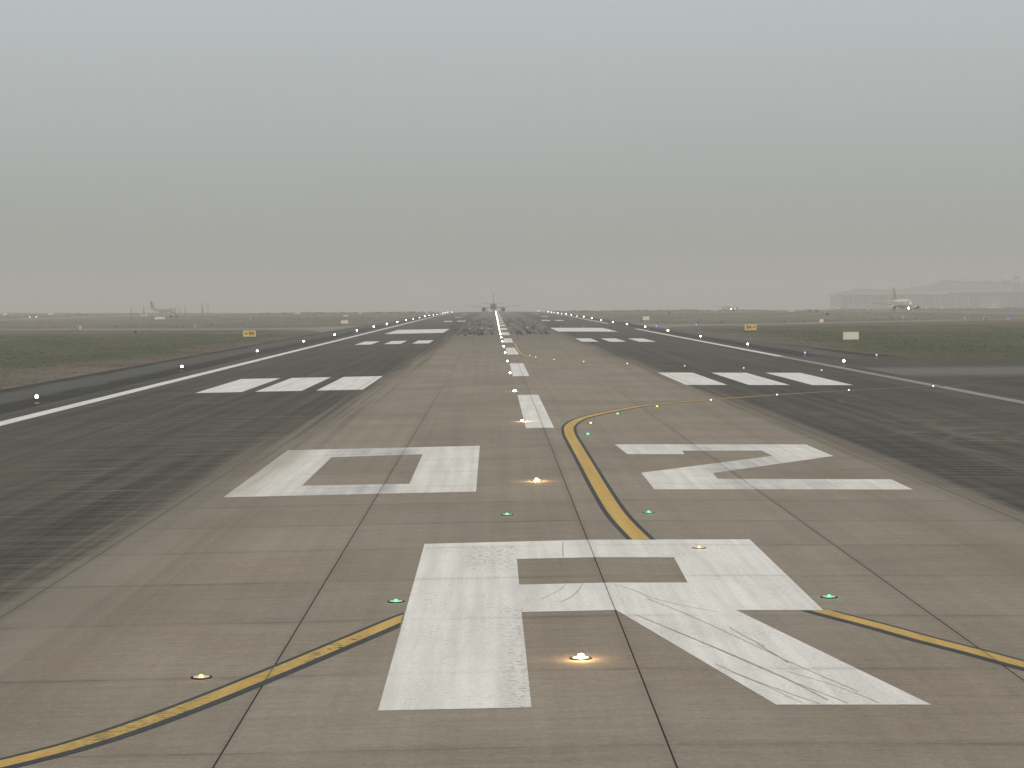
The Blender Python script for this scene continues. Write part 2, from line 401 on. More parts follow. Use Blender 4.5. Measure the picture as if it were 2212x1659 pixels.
def rect(x0, x1, y0, y1): return [(x0, y0), (x1, y0), (x1, y1), (x0, y1)]
def ribbon(pts, w0, w1):
    """quads between two offsets of a polyline (offset to the right of travel)"""
    P = [Vector((x, y)) for x, y in pts]; L = []
    for i, p in enumerate(P):
        t = (P[min(i + 1, len(P) - 1)] - P[max(i - 1, 0)]).normalized(); nrm = Vector((t.y, -t.x))
        L.append((p + nrm * w0, p + nrm * w1))
    return [[tuple(L[i][0]), tuple(L[i][1]), tuple(L[i + 1][1]), tuple(L[i + 1][0])] for i in range(len(L) - 1)]
def smooth_line(pts, n=8):
    P = [Vector(p) for p in pts]; o = []
    for i in range(len(P) - 1):
        p0, p1, p2, p3 = P[max(i - 1, 0)], P[i], P[i + 1], P[min(i + 2, len(P) - 1)]
        for k_ in range(n):
            t = k_ / n
            o.append(tuple(.5 * ((2 * p1) + (p2 - p0) * t + (2 * p0 - 5 * p1 + 4 * p2 - p3) * t * t + (3 * p1 - p0 - 3 * p2 + p3) * t ** 3)))
    o.append(tuple(P[-1])); return o

# ------------------------------------------------------------------ ground and pavements
def ground_material(name, gain):
    m = Mat(name); x, y, z = m.pos()
    n1 = m.noise(.012, .02, 0, 4, .6, 3); n2 = m.noise(.06, .05, 0, 5, .62, 13); n3 = m.noise(.8, .35, 0, 4, .7, 23)
    brown = m.mix(m.step(n2, .35, .65), (.150, .126, .104), (.205, .176, .146))
    green = m.mix(m.step(n2, .35, .68), (.078, .097, .053), (.116, .122, .068))
    d = m.f('SUBTRACT', m.f('ABSOLUTE', m.f('SUBTRACT', x, CX)), 36.0)
    wob = m.f('MULTIPLY', m.f('SUBTRACT', m.f('ADD', n1, n2), 1.0), 34.0)
    dd = m.f('ADD', d, wob)
    gz_ = m.f('MULTIPLY', m.step(dd, 3, 13), m.step(dd, 62, 110, 1, .12))
    yw = m.f('ADD', y, m.f('MULTIPLY', wob, 4.0))
    g = m.f('MULTIPLY', gz_, m.step(yw, 330, 460, 1, .25))
    g = m.f('MAXIMUM', g, m.f('MULTIPLY', m.step(n1, .5, .62), m.step(yw, 480, 620, 0, .6)))
    c = m.mix(m.f('MULTIPLY', g, m.step(n3, .25, .6, .65, 1)), brown, green)
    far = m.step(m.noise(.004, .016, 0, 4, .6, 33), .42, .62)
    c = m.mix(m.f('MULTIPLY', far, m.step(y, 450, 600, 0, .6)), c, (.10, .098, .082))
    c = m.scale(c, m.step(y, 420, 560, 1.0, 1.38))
    straw = m.step(m.noise(.02, .09, 0, 4, .65, 43), .58, .70, 0, .7)
    c = m.mix(m.f('MULTIPLY', straw, m.step(y, 200, 480, .25, 1)), c, (.25, .224, .192))
    c = m.scale(c, m.f('MULTIPLY', m.step(n3, .25, .75, .87, 1.13), gain))
    return m.done(c, .95, .05, (n3, .25, .05))
M['turf'] = ground_material("airfield_turf", .86); M['blade'] = ground_material("grass_blades", 1.4)  # blades use a lightened turf colour to offset shade on their upright faces
xs = sorted(set([-4500, -3000, -2000, -1500, -1100, -850, -700, 4500, 3000, 2000, 1500, 1100, 850, 700, CX, CX - 34, CX + 34] + list(range(-600, 601, 12))))
ys = list(range(-75, 2301, 25)) + [2400, 2600, 3000, 3600, 4500, 6000, 9000]
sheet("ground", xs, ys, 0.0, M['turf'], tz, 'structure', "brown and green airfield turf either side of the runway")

RXS = [CX - 30.0, CX, CX + 30.0]
sheet("runway", RXS, YB, -.004, M['runway'], gz, 'structure', "grooved concrete runway blackened towards both edges")
def poly_sheet(name, poly, off, mat, label):
    return mark(name, [poly], off, mat, label)
mark("runway_shoulder", [rect(-36.2, CX - 30.0, -75, 430), [(-36.2, 430), (CX - 30, 430), (CX - 30, 500), (-35, 500)], rect(-35, CX - 30, 500, 2300)], -.010, M['shoulder'], "dark asphalt shoulder on the left of the runway")
mark("runway_shoulder", [[(CX + 30, 199), (43.5, 199), (41.2, 212), (40.4, 246), (38.7, 275), (37, 315), (37.6, 430), (CX + 30, 430)], rect(CX + 30, 37.0, 430, 2300)], -.010, M['shoulder'], "dark asphalt shoulder on the right of the runway")
mark("taxiway", [[(CX + 30, -75), (190, -75), (190, 150), (110, 170), (72, 183), (53, 190), (47, 193.5), (43.5, 199), (CX + 30, 199)]], -.010, M['taxi'], "wide dark taxiway mouth opening to the right of the runway")
mark("taxiway", [[(-36.2, 395), (-36, 505), (-44, 487), (-60, 478), (-128, 512), (-205, 560), (-205, 530), (-128, 489), (-86, 458), (-62, 452), (-46, 440), (-39, 420)]], -.012, M['concrete'], "narrow pale taxiway leading off to the left")
mark("taxiway", [[(36.9, 405), (40, 430), (48, 447), (64, 450), (85, 470), (147, 520), (186, 560), (186, 590), (147, 548), (85, 496), (62, 478), (45, 486), (36.9, 510)]], -.012, M['concrete'], "narrow pale taxiway leading off to the right")
sheet("taxiway", [-240, -222, -205], YB, -.012, M['concrete'], gz, 'structure', "parallel taxiway far off on the left")
sheet("taxiway", [186, 200, 216], YB, -.012, M['concrete'], gz, 'structure', "parallel taxiway far off on the right, under the taxiing aircraft")

# ------------------------------------------------------------------ painted markings
O1, O2 = .001, .005
W = 'white painted '
mark("runway_letter", [  # R
    [(-1.70, 26.6), (.48, 26.6), (.46, 34.85), (.46, 38.25), (.46, 42.1), (-1.72, 45.1)],
    [(-1.72, 45.1), (.46, 42.1), (3.98, 42.1), (6.12, 45.35)],
    [(3.98, 42.1), (3.90, 38.3), (6.07, 34.85), (6.12, 45.35)],
    [(.46, 38.25), (.46, 34.85), (2.22, 34.85), (4.45, 34.85), (6.07, 34.85), (3.90, 38.3)],
    [(2.22, 34.85), (3.96, 26.6), (6.17, 26.6), (4.45, 34.85)]], O1, M['white'], W + "letter R nearest on the runway")
mark("runway_digit", [
    [(-8.28, 57.2), (-.60, 57.35), (-2.76, 60.3), (-6.21, 60.4)], [(-.60, 57.35), (-.62, 75.7), (-2.78, 72.0), (-2.76, 60.3)],
    [(-.62, 75.7), (-8.30, 75.4), (-6.21, 71.5), (-2.78, 72.0)], [(-8.30, 75.4), (-8.28, 57.2), (-6.21, 60.4), (-6.21, 71.5)]], O1, M['digit'], W + "digit 0 on the left beyond the R")
mark("runway_digit", [
    [(4.85, 57.5), (12.78, 57.5), (12.80, 60.85), (7.2, 60.95)], [(4.85, 57.5), (7.2, 60.95), (7.28, 63.0), (4.88, 63.1)],
    [(4.88, 63.1), (7.28, 63.0), (12.6, 70.1), (10.32, 70.1)], [(10.32, 70.1), (12.6, 70.1), (12.5, 75.8), (10.28, 72.6)],
    [(10.28, 72.6), (12.5, 75.8), (4.8, 75.75), (7.2, 72.5)], [(7.2, 72.5), (4.8, 75.75), (4.96, 70.85), (7.12, 70.85)]], O1, M['digit'], W + "digit 2 on the right beyond the R")
mark("centre_line_marking", [rect(1.40, 2.68, 85.7 + 59.9 * i, 116.2 + 59.9 * i) for i in range(22)], O1, M['white'], W + "dashes of the runway centre line")
mark("edge_line_marking", [rect(-26.0, -25.0, -75, 2200)], O1, M['white'], W + "line along the left runway edge")
mark("edge_line_marking", [rect(29.95, 30.85, 200, 404), rect(29.95, 30.85, 505, 2200)], O1, M['white'], W + "line along the right runway edge")
mark("edge_line_marking", [rect(29.95, 30.85, -75, 199.6)], O1, M['white_old'], "worn grey line across the taxiway mouth on the right")
tdz = []
for x0 in (-20.3, -16.25, -12.1): tdz.append(rect(x0, x0 + 3.15, 128.0, 151.3))
for x0 in (13.25, 17.6, 22.0): tdz.append(rect(x0, x0 + 2.85, 130.5, 153.3))
for x0 in (-20.1, -15.9, -11.8): tdz.append(rect(x0, x0 + 2.4, 271.5, 293.5))
for x0 in (12.7, 16.7, 21.0): tdz.append(rect(x0, x0 + 2.4, 272.8, 297.3))
for yy, n_ in ((575, 2), (740, 1), (905, 1)):
    for i in range(n_):
        tdz.append(rect(-15.6 + 4.2 * i, -13.0 + 4.2 * i, yy, yy + 24)); tdz.append(rect(16.9 - 4.2 * i + 2, 19.5 - 4.2 * i + 2, yy, yy + 24))
mark("touchdown_zone_marking", tdz, O1, M['white'], W + "touchdown bars in threes either side of the centre line")
mark("aiming_point_marking", [rect(-21.2, -9.8, 364, 417)], O1, M['white'], W + "aiming point block left of the centre line")
mark("aiming_point_marking", [rect(12.4, 24.0, 366, 419)], O1, M['white'], W + "aiming point block right of the centre line")

def lead_line(pts, label, wy=.33, wb=.58, clip=None, wb2=None):
    pl = smooth_line(pts)
    mark("taxiway_line_border", ribbon(pl, -wb, wb2 or wb), O1 - .002 + .0035, M['black'], "black border of the " + label, clip)
    mark("taxiway_line", ribbon(pl, -wy, wy), O2, M['yellow'], label, clip)
lead_line([(3.62, 43.2), (3.48, 45.55), (3.27, 50.8), (3.22, 58), (3.22, 66), (3.22, 75.7), (3.24, 82), (3.50, 87.6), (4.45, 93.4), (6.6, 100.0), (9.1, 105.6), (14.8, 113.4), (21.8, 121.3), (29.8, 128.5), (45, 138), (70, 149), (110, 161)],
          "yellow taxiway line curving off to the right beyond the R", .215, .345, ((0, 45.25, 0), (0, -1, 0)))
lead_line([(-1.2, 35.6), (-1.73, 34.45), (-2.3, 32.9), (-3.48, 29.72), (-4.55, 27.0), (-5.45, 25.15), (-6.4, 23.85), (-8.5, 21.5), (-12, 18)], "yellow taxiway line running off the left of the R", .165, .33, ((-1.74, 0, 0), (1, 0, 0)), .27)
lead_line([(5.75, 35.4), (6.15, 34.45), (6.77, 33.1), (7.3, 31.82), (7.83, 30.7), (8.33, 29.55), (9.6, 26.8), (12, 22)], "yellow taxiway line running off the right of the R", .165, .26, ((0, 34.8, 0), (0, 1, 0)), .33)
lead_line([(2.8, 259), (2.8, 240), (2.82, 227), (2.95, 212), (3.2, 203), (3.7, 196.5), (5.6, 187), (8.5, 180.2), (12.2, 174), (17, 168.5)], "far yellow taxiway line branching right of the centre dashes", .17, .27)

# rubber laid down by landing tyres, one black patch of short strokes
strokes = []
for i in range(330):
    yy = 325 + 340 * rnd.random() ** 1.35; lane = rnd.choice((-1, 1)); x0 = CX - 1.3 + lane * abs(rnd.gauss(5.2, 3.0))
    if abs(x0 - 1.6) < 1.6: continue
    ln = rnd.uniform(12, 30) * (1 + (yy - 325) / 600); wd = rnd.uniform(.10, .24); sl = rnd.uniform(-.012, .012)
    strokes.append([(x0 - wd, yy), (x0 + wd, yy), (x0 + wd + sl * ln, yy + ln), (x0 - wd + sl * ln, yy + ln)])
mark("rubber_marks", strokes, .0005, M['rubber'], "dark patch of tyre rubber strokes in the touchdown zone")
# thin tyre scuffs over the R
sc_l = []
def scuff(pts, wd):
    sc_l.extend(ribbon(smooth_line(pts, 6), -wd, wd))
scuff([(2.9, 36.2), (3.5, 34.3), (4.15, 31.8), (4.7, 29.6), (5.3, 27.5)], 0.0075)
scuff([(2.55, 34.3), (3.1, 32.6), (3.75, 30.6), (4.35, 28.6), (4.75, 26.9)], 0.0135)
scuff([(3.0, 32.9), (3.6, 31.0), (4.15, 29.2), (4.6, 27.8), (5.0, 26.7)], 0.0067)
scuff([(3.45, 29.6), (3.85, 28.4), (4.3, 27.3), (4.6, 26.65)], 0.0075)
scuff([(4.1, 33.0), (4.2, 32.3), (4.35, 31.6), (4.45, 31.2)], 0.0105)
scuff([(4.35, 31.4), (4.5, 30.5), (4.62, 29.7)], 0.0135)
scuff([(3.6, 29.0), (4.0, 27.9), (4.2, 27.2), (4.35, 26.7)], 0.0053)
scuff([(1.75, 38.2), (1.62, 37.3), (1.42, 36.4), (1.2, 35.9)], 0.0090)
scuff([(1.4, 38.2), (1.25, 37.4), (1.0, 36.7), (.85, 36.3)], 0.0067)
scuff([(2.35, 38.1), (2.75, 37.2), (3.0, 36.3), (3.5, 35.4), (4.1, 34.6)], 0.0067)
scuff([(1.6, 44.9), (1.55, 43.8), (1.5, 42.3)], 0.0105)
scuff([(4.5, 29.0), (5.0, 28.0), (5.3, 27.2), (5.45, 26.7)], 0.0060)
mark("tyre_scuffs", sc_l, .006, M['scuff'], "thin grey tyre scuffs curving over the white R")

# ------------------------------------------------------------------ lights
ORD = "nearest second third fourth fifth sixth seventh eighth ninth tenth eleventh twelfth".split()
def glow(o, col, watts):
    """the lit lamp's own light on the pavement around it"""
    d = bpy.data.lights.new("lamp_light", 'POINT'); d.energy = watts; d.color = col; d.shadow_soft_size = .03
    q = bpy.data.objects.new("lamp_light", d); C.objects.link(q); q.parent = o; q.location = (0, -.12, .13)
def inset(lampm, r=.19, lens_r=.05):
    e = empty("inset_light", (0, 0, 0))
    b = B(); cyl(b, (0, 0, -.02), (0, 0, .008), r, n=24); link("seal_ring", b, M['seal'], e)
    b = B(); cyl(b, (0, 0, -.01), (0, 0, .011), r * .82, r * .80, n=24); link("housing", b, M['housing'], e)
    b = B(); bmesh.ops.create_uvsphere(b, u_segments=12, v_segments=8, radius=lens_r); bmesh.ops.scale(b, vec=(1, .8, .8), verts=b.verts)
    bmesh.ops.translate(b, vec=(0, -r * .15, lens_r * .45 + .008), verts=b.verts); link("lens", b, lampm, e, True)
    return e
def place(proto, first, x, y, off=.004):
    o = proto if first else copy_tree(proto)
    o.location = (x, y, gz(x, y) + off)
    return o
# centre line row, every 30 m
p = inset(M['L_white'], .17, .055)
far_p = inset(M['L_white'], .19, .085)
for k_ in range(1, 51):
    y_ = 30.2 * k_; x_ = 1.37 - min(.30, .0008 * y_)
    o = place(p, k_ == 1, x_, y_) if k_ < 4 else place(far_p, k_ == 4, x_, y_)
    if k_ < 4: glow(o, (1, .60, .24), (14, 11, 4)[k_ - 1])
    if k_ <= 12:
        w_ = "nearest" if k_ == 1 else ORD[k_ - 1] + " nearest"
        tag(o, "%s white inset light in the row along the centre dashes%s" % (w_, {1: ", under the R", 2: ", beside the 0"}.get(k_, "")), "runway light", "centre line lights")
    else: tag(o, "tiny white inset light merged into the far end of the centre line row", "runway light", "centre line lights")
# lead-in lights
greens = []; ambers = []
pg = inset(M['L_green'], .165, .034); pg_far = inset(M['L_green'], .165, .05)
for i, (x_, y_, lb) in enumerate([(-1.95, 36.4, "green inset light beside the left leg of the R"), (6.45, 36.4, "green inset light beside the right shoulder of the R"),
        (.3, 50.9, "green inset light between the R and the 0"), (4.15, 51.1, "green inset light right of the yellow curve, below the 2"),
        (4.0, 81.3, "green inset light just inside the bend of the yellow curve"), (6.25, 96.1, "green inset light beside the yellow curve where it turns away"),
        (3.75, 199.7, "far green inset light at the bend of the far yellow line"), (5.9, 187.0, "far green inset light on the far yellow line right of its bend"),
        (3.0, 406, "farthest green inset light, right of the centre row in the rubber marks")]):
    o = tag(place(pg if i < 4 else pg_far, i in (0, 4), x_, y_), lb, "taxiway light", "green lead-off lights")
    if i < 6: greens.append(o)
pa = inset(M['L_amber'], .165, .034); pa_far = inset(M['L_amber'], .165, .05)
for i, (x_, y_, lb) in enumerate([(-4.62, 29.3, "amber inset light in a pale ring beside the left yellow line"), (4.72, 43.7, "amber inset light on the top right corner of the R"),
        (4.5, 88.7, "amber inset light inside the bend of the yellow curve"), (8.85, 102.9, "amber inset light below the long arm of the yellow curve"),
        (4.25, 194.7, "far amber inset light next to the far yellow bend"), (8.5, 180.0, "far amber inset light at the right end of the far yellow line"),
        (-2.9, 1105, "amber inset light left of the lead aircraft's body"), (2.5, 1085, "amber inset light right below the lead aircraft's body")]):
    o = tag(place(pa if i < 2 else pa_far, i in (0, 2), x_, y_), lb, "taxiway light", "amber lead-off lights")
    if i < 4: ambers.append(o)
pd = inset(M['L_dim'], .18, .045)
for i, (x_, y_) in enumerate([(12.6, 109.9), (17.4, 116.2), (23.0, 122.4), (29.9, 128.4)]):
    tag(place(pd, i == 0, x_, y_), "pale inset light, %s along the long arm of the yellow curve towards the right" % ["first", "second", "third", "last"][i], "taxiway light", "pale lead-off lights")
for i, (x_, y_) in enumerate([(12.3, 174.8), (17.0, 168.7), (21.6, 163.5), (27.5, 158.5)]):
    tag(place(pd, False, x_, y_), "pale inset light, %s of four in line beyond the far yellow line's end" % ["first", "second", "third", "last"][i], "taxiway light", "pale lead-off lights")
for i, (x_, y_) in enumerate([(-.9, 501.6), (-5.3, 419.0), (-2.8, 415.5), (-1.2, 406.8), (-.5, 406.1), (3.6, 411.2), (4.7, 496.7), (7.5, 422.3), (10.9, 425.5), (15.3, 433.1), (20.6, 438.2)]):
    tag(place(pd, False, x_, y_), "tiny pale inset light in the rubber marks around the far taxiway crossing", "taxiway light", "pale lights at the far crossing")

for o in greens: glow(o, (.10, 1, .35), .7)
for o in ambers: glow(o, (1, .5, .14), .7)
def edge_light(lampm, stem_m, h_=.30, lr=.13):
    e = empty("edge_light", (0, 0, 0))
    b = B(); cyl(b, (0, 0, 0), (0, 0, .04), .16, .13, 16); link("base_plate", b, M['grey_metal'], e)
    b = B(); cyl(b, (0, 0, .04), (0, 0, h_), .03, .03, 10); cyl(b, (0, 0, h_ - .03), (0, 0, h_ + .03), .05, .08, 10); link("stem", b, stem_m, e)
    b = B(); bmesh.ops.create_uvsphere(b, u_segments=14, v_segments=10, radius=lr); bmesh.ops.translate(b, vec=(0, 0, h_ + .03 + lr * .8), verts=b.verts)
    link("lens", b, lampm, e, True)
    return e
pe = edge_light(M['L_edge'], M['dark_metal'], .30, .105)
pe_far = edge_light(M['L_edge'], M['dark_metal'], .30, .15)
def edge_row(side, xf, ysl, dim=()):
    for i, y_ in enumerate(ysl):
        x_ = xf(y_); first = (side == 'left')
        o = place(pe, first and i == 0, x_, y_, -.01) if y_ < 320 else place(pe_far, first and i == 4, x_, y_, -.01)
        q_ = rnd.uniform(.5, 1.12) if i > 4 else 1.0; o.scale = (q_,) * 3
        if i < 9:
            tag(o, "%s white lamp on a short stem in the row along the %s runway edge" % ("nearest" if i == 0 else ORD[i] + " nearest", side), "runway light", side + " edge lights")
        else: tag(o, "tiny white lamp crowded into the far end of the %s edge row" % side, "runway light", side + " edge lights")
edge_row('left', lambda y_: -28.7, [118.5, 173.6, 228.8, 284.5, 340] + [395 + 55.4 * i for i in range(15)] + [1290])
edge_row('right', lambda y_: 32.3 - (.5 if y_ < 180 else 0), [171.6, 240.5, 295.5, 351, 404] + [459 + 55.4 * i for i in range(13)] + [1330, 1380])
pb = edge_light(M['L_blue'], M['white_metal'], .34, .07)
for i, (x_, y_, lb) in enumerate([(32.9, 199.8, "blue lamp on a white stem at the corner of the taxiway mouth"), (38.6, 190.4, "blue lamp on a yellow stem in front of the cream sign board"),
        (36.6, 425.8, "small blue lamp at the far taxiway crossing, nearer the runway"), (47.2, 441, "small blue lamp at the far taxiway crossing, nearer the yellow sign"),
        (132.3, 530.1, "tiny blue lamp left of the box at the right frame edge"), (139.6, 512, "tiny blue lamp at the far right frame edge")]):
    o = place(pb, i == 0, x_, y_, -.012)
    if i == 1:
        for ch in o.children:
            if ch.name.startswith("stem"): ch.data = ch.data.copy(); ch.data.materials[0] = M['yellow_paint']
    tag(o, lb, "taxiway light", "blue taxiway edge lights")

# ------------------------------------------------------------------ signs, boxes and posts on the grass
def text_mesh(txt, size, mat, parent, loc):
    cu = bpy.data.curves.new("lettering", 'FONT'); cu.body = txt; cu.size = size; cu.align_x = 'CENTER'; cu.align_y = 'CENTER'; cu.extrude = .006; cu.offset = .012
    ob = bpy.data.objects.new("lettering", cu); C.objects.link(ob)
    me = bpy.data.meshes.new_from_object(ob.evaluated_get(bpy.context.evaluated_depsgraph_get()))
    bpy.data.objects.remove(ob); bpy.data.curves.remove(cu)
    o = bpy.data.objects.new("lettering", me); me.materials.clear(); me.materials.append(mat); C.objects.link(o)
    o.parent = parent; o.location = loc; o.rotation_euler = (R(90), 0, 0)
    return o
def sign(name, label, cat, x, y, wd, ht, mat, rz=0.0, leg_h=.18, group=None, edge=None, th=.22):
    e = empty(name, (x, y, tz(x, y)), rz); tag(e, label, cat, group)
    b = B(); box(b, -wd / 2, wd / 2, -th / 2, th / 2, leg_h, ht, .015); pn = link("panel", b, mat, e)
    if edge:
        b = B()
        box(b, -wd / 2 - .05, -wd / 2 + .002, -th / 2 - .02, th / 2 + .02, leg_h - .04, ht + .04); box(b, wd / 2 - .002, wd / 2 + .05, -th / 2 - .02, th / 2 + .02, leg_h - .04, ht + .04)
        box(b, -wd / 2, wd / 2, -th / 2 - .02, th / 2 + .02, ht - .002, ht + .04); box(b, -wd / 2, wd / 2, -th / 2 - .02, th / 2 + .02, leg_h - .04, leg_h + .002)
        link("frame", b, edge, e)
    for sx in ((-.42, .42) if wd < 2.6 else (-.44, 0, .44)):
        b = B(); cyl(b, (sx * wd, 0, -.05), (sx * wd, 0, leg_h + .01), .035, n=8); box(b, sx * wd - .1, sx * wd + .1, -.1, .1, -.05, .02); link("leg", b, M['grey_metal'], e)
    return e
def arrow(parent, cx, cz, s, d, yf):
    b = B()
    P = [(-.5, 0), (-.12, .32), (-.12, .09), (.5, .09), (.5, -.09), (-.12, -.09), (-.12, -.32)]
    vs = [b.verts.new((cx + d * px_ * s, yf, cz + pz * s)) for px_, pz in P]; f = b.faces.new(vs)
    r = bmesh.ops.extrude_face_region(b, geom=[f]); bmesh.ops.translate(b, vec=(0, -.012, 0), verts=[v for v in r['geom'] if isinstance(v, bmesh.types.BMVert)])
    bmesh.ops.recalc_face_normals(b, faces=b.faces)
    link("arrow", b, M['sign_black'], parent)
e = sign("direction_sign", "yellow sign reading arrow B4 standing on the grass left of the runway", "sign", -44.4, 343, 2.15, 1.32, M['sign_yellow'], 0, .30, "yellow taxiway signs", M['cream'])
text_mesh("B4", .86, M['sign_black'], e, (.42, -.135, .80)); arrow(e, -.55, .80, .62, 1, -.125)
e = sign("direction_sign", "yellow sign reading B4 arrow standing on the grass right of the runway", "sign", 50.0, 368, 2.15, 1.30, M['sign_yellow'], 0, .22, "yellow taxiway signs", M['cream'])
text_mesh("B4", .86, M['sign_black'], e, (-.35, -.135, .75)); arrow(e, .65, .75, .58, -1, -.125)
G = "plain sign boards on the grass"
for x, y, wd, ht, mk, lb in [
    (52.2, 276, 2.27, 1.28, 'cream', "large blank cream sign board, the biggest on the right-hand grass"),
    (46.6, 579, 2.01, 1.25, 'cream', "blank cream board beyond the right edge row, left of the yellow sign"),
    (83.3, 480, .95, .98, 'cream', "narrow square cream board standing between the yellow sign and the large cream board"),
    (-43.8, 554, 2.07, 1.12, 'cream', "blank cream board right of the left yellow sign, nearest of its pair"),
    (-67.0, 854, 2.16, .80, 'cream', "low cream board seen just above the nearer cream board on the left"),
    (-116.8, 1123, 3.9, 1.0, 'cream', "long low cream board on the horizon above the left yellow sign"),
    (-79.8, 1127, 2.2, .9, 'cream', "small pale board on the horizon right of the long low cream board"),
    (-56.6, 1210, 1.8, 1.1, 'white_metal', "tiny pale board on the horizon, second from the left edge row's end"),
    (-37.8, 1066, 1.7, 1.05, 'white_metal', "tiny pale board on the horizon beside the left edge row's end"),
    (-337, 1440, 4.2, 1.5, 'cream', "long pale board far left on the horizon, right of the tan one"),
    (-203.9, 1104, 3.6, 1.05, 'cream', "pale board below the distant tail on the left, the left of two"),
    (-145.8, 826, 4.3, 1.3, 'cream', "wide cream board below the distant airliner, the right of two"),
    (-364, 1410, 3.0, 1.9, 'cream', "tan board at the far left frame edge"),
    (142.8, 907, 3.6, 1.0, 'white_metal', "long pale board near the horizon left of the red-tailed airliner"),
    (131, 1130, 3.4, .95, 'white_metal', "faint pale board beside the small distant airliner")]:
    sign("sign_board", lb, "sign", x, y, wd, ht, M[mk], 0, .16, G)
G = "dark faced signs on the grass"
for x, y, wd, lb in [(156.6, 936, 1.35, "dark sign near the horizon with a pale edge, left of a pair"), (160.2, 938, 1.1, "dark sign near the horizon, right of a pair"),
                     (122.6, 695, 1.4, "dark sign low in the brown grass below the horizon pair"), (81.0, 873, 1.2, "small dark sign on the brown grass beyond the right edge row"),
                     (-154.5, 905, 1.1, "small dark sign right of the antenna masts, left one"), (-151.6, 905, 1.1, "small dark sign right of the antenna masts, right one"), (-76.4, 403, .55, "small dark frame at the grass edge left of the yellow sign")]:
    sign("dark_sign", lb, "sign", x, y, wd, 1.1 if wd > .6 else .55, M['sign_dark'], R(8), .16, G, M['white_metal'] if wd > 1.3 else None, .3)
def cabinet(label, x, y, wd, ht, dp, rz):
    e = empty("equipment_cabinet", (x, y, tz(x, y)), rz); tag(e, label, "cabinet", "equipment cabinets")
    b = B(); box(b, -wd / 2, wd / 2, -dp / 2, dp / 2, .08, ht, .02); link("body", b, M['white_metal'], e)
    b = B(); box(b, -wd / 2 - .04, wd / 2 + .04, -dp / 2 - .04, dp / 2 + .04, ht, ht + .05, .01); link("lid", b, M['white_metal'], e)
    b = B(); box(b, -wd * .42, wd * .42, -dp / 2 - .02, -dp / 2, .14, ht - .08); link("door", b, M['grey_metal'], e)
    b = B(); box(b, -wd / 2 - .1, wd / 2 + .1, -dp / 2 - .1, dp / 2 + .1, -.1, .08); link("plinth", b, M['concrete'], e)
cabinet("grey cabinet with a white side on the brown grass at far left", -105.5, 481, 1.0, .98, .8, R(-28))
cabinet("narrow white cabinet below the antenna masts", -76.5, 484, .7, .98, .5, R(10))
cabinet("white box with a dark front below the red-tailed airliner", 118.7, 546, 1.1, 1.1, .7, R(20))
cabinet("low pale box near the right frame edge", 131.3, 503, 1.6, 1.0, .8, R(-10))
def post(label, x, y, ht, r=.10, mk='white_metal', name="marker_post", cat="post", group="white marker posts"):
    e = empty(name, (x, y, tz(x, y))); tag(e, label, cat, group)
    b = B(); cyl(b, (0, 0, -.1), (0, 0, ht), r, r * .85, 10); link("shaft", b, M[mk], e)
    b = B(); cyl(b, (0, 0, ht), (0, 0, ht + r), r * .9, r * .3, 10); link("cap", b, M[mk], e)
for x, y, ht, lb in [(-200.6, 953, .85, "white post on the brown grass left of the distant tail"), (-97.4, 756, .8, "white post on the grass above the left yellow sign"), (-192.7, 1385, 1.05, "faint white post on the horizon right of the masts"),
                     (123.3, 811, .85, "white post right of the small distant airliner"), (109.1, 835, .85, "white post just below the small distant airliner"), (177.4, 1225, 1.3, "white post on the horizon left of the terminal"), (201, 905, .6, "short white post beside the red-tailed airliner's nose wheel")]:
    post(lb, x, y, ht, .16)
for x, y, ht, r, lb in [(-107, 431, 1.3, .04, "thin pale pole at far left by the narrow taxiway"), (46.1, 494, .5, .06, "thin pole beyond the far taxiway crossing on the right"), (57.7, 372, .6, .06, "short dark pole right of the right yellow sign")]:
    post(lb, x, y, ht, r, 'grey_metal' if y != 372 else 'dark_metal', "thin_pole", "pole", "thin poles")

def lattice(b, w0, w1, h_, n, r, nl=3):
    def c(i, k_):
        t = k_ / n; ww = w0 + (w1 - w0) * t; a = 2 * math.pi * i / nl + .3
        return (ww * math.cos(a), ww * math.sin(a), h_ * t)
    for i in range(nl):
        cyl(b, c(i, 0), c(i, n), r, r, 6)
        for k_ in range(n):
            cyl(b, c(i, k_), c((i + 1) % nl, k_ + 1), r * .6, r * .6, 5); cyl(b, c(i, k_ + 1), c((i + 1) % nl, k_ + 1), r * .6, r * .6, 5)
def mast(label, x, y, h_, arms):
    e = empty("antenna_mast", (x, y, tz(x, y))); tag(e, label, "mast", "antenna masts")
    b = B(); lattice(b, .30, .12, h_, 6, .028); link("lattice_shaft", b, M['grey_metal'], e)
    b = B()
    for k_ in range(arms): cyl(b, (-.5 + .1 * k_, 0, h_ * (.55 + .12 * k_)), (.5 - .1 * k_, 0, h_ * (.55 + .12 * k_)), .025, n=6)
    cyl(b, (0, 0, h_), (0, 0, h_ + .8), .02, n=6); link("aerials", b, M['grey_metal'], e)
    b = B(); box(b, -.5, .5, -.5, .5, -.1, .1); link("footing", b, M['concrete'], e)
for i, (x, y, h_, a_, lb) in enumerate([(-104.2, 544, 5.0, 3, "leftmost antenna mast of the cluster on the left"), (-111, 600, 5.6, 2, "antenna mast second from the left in the cluster"), (-98.5, 545, 3.2, 3, "short antenna mast under the distant tail"),
        (-103, 620, 4.8, 3, "antenna mast behind the wide cream board"), (-87.7, 521, 4.4, 3, "antenna mast right of the wide cream board"), (-117.8, 722, 6.0, 2, "antenna mast under the distant airliner's nose"), (-113, 735, 5.2, 2, "antenna mast fourth from the right end of the cluster"),
        (-123.9, 803, 6.6, 2, "antenna mast beside the small dark signs"), (-139.0, 920, 7.4, 2, "rightmost antenna mast of the cluster")]):
    mast(lb, x, y, h_, a_)
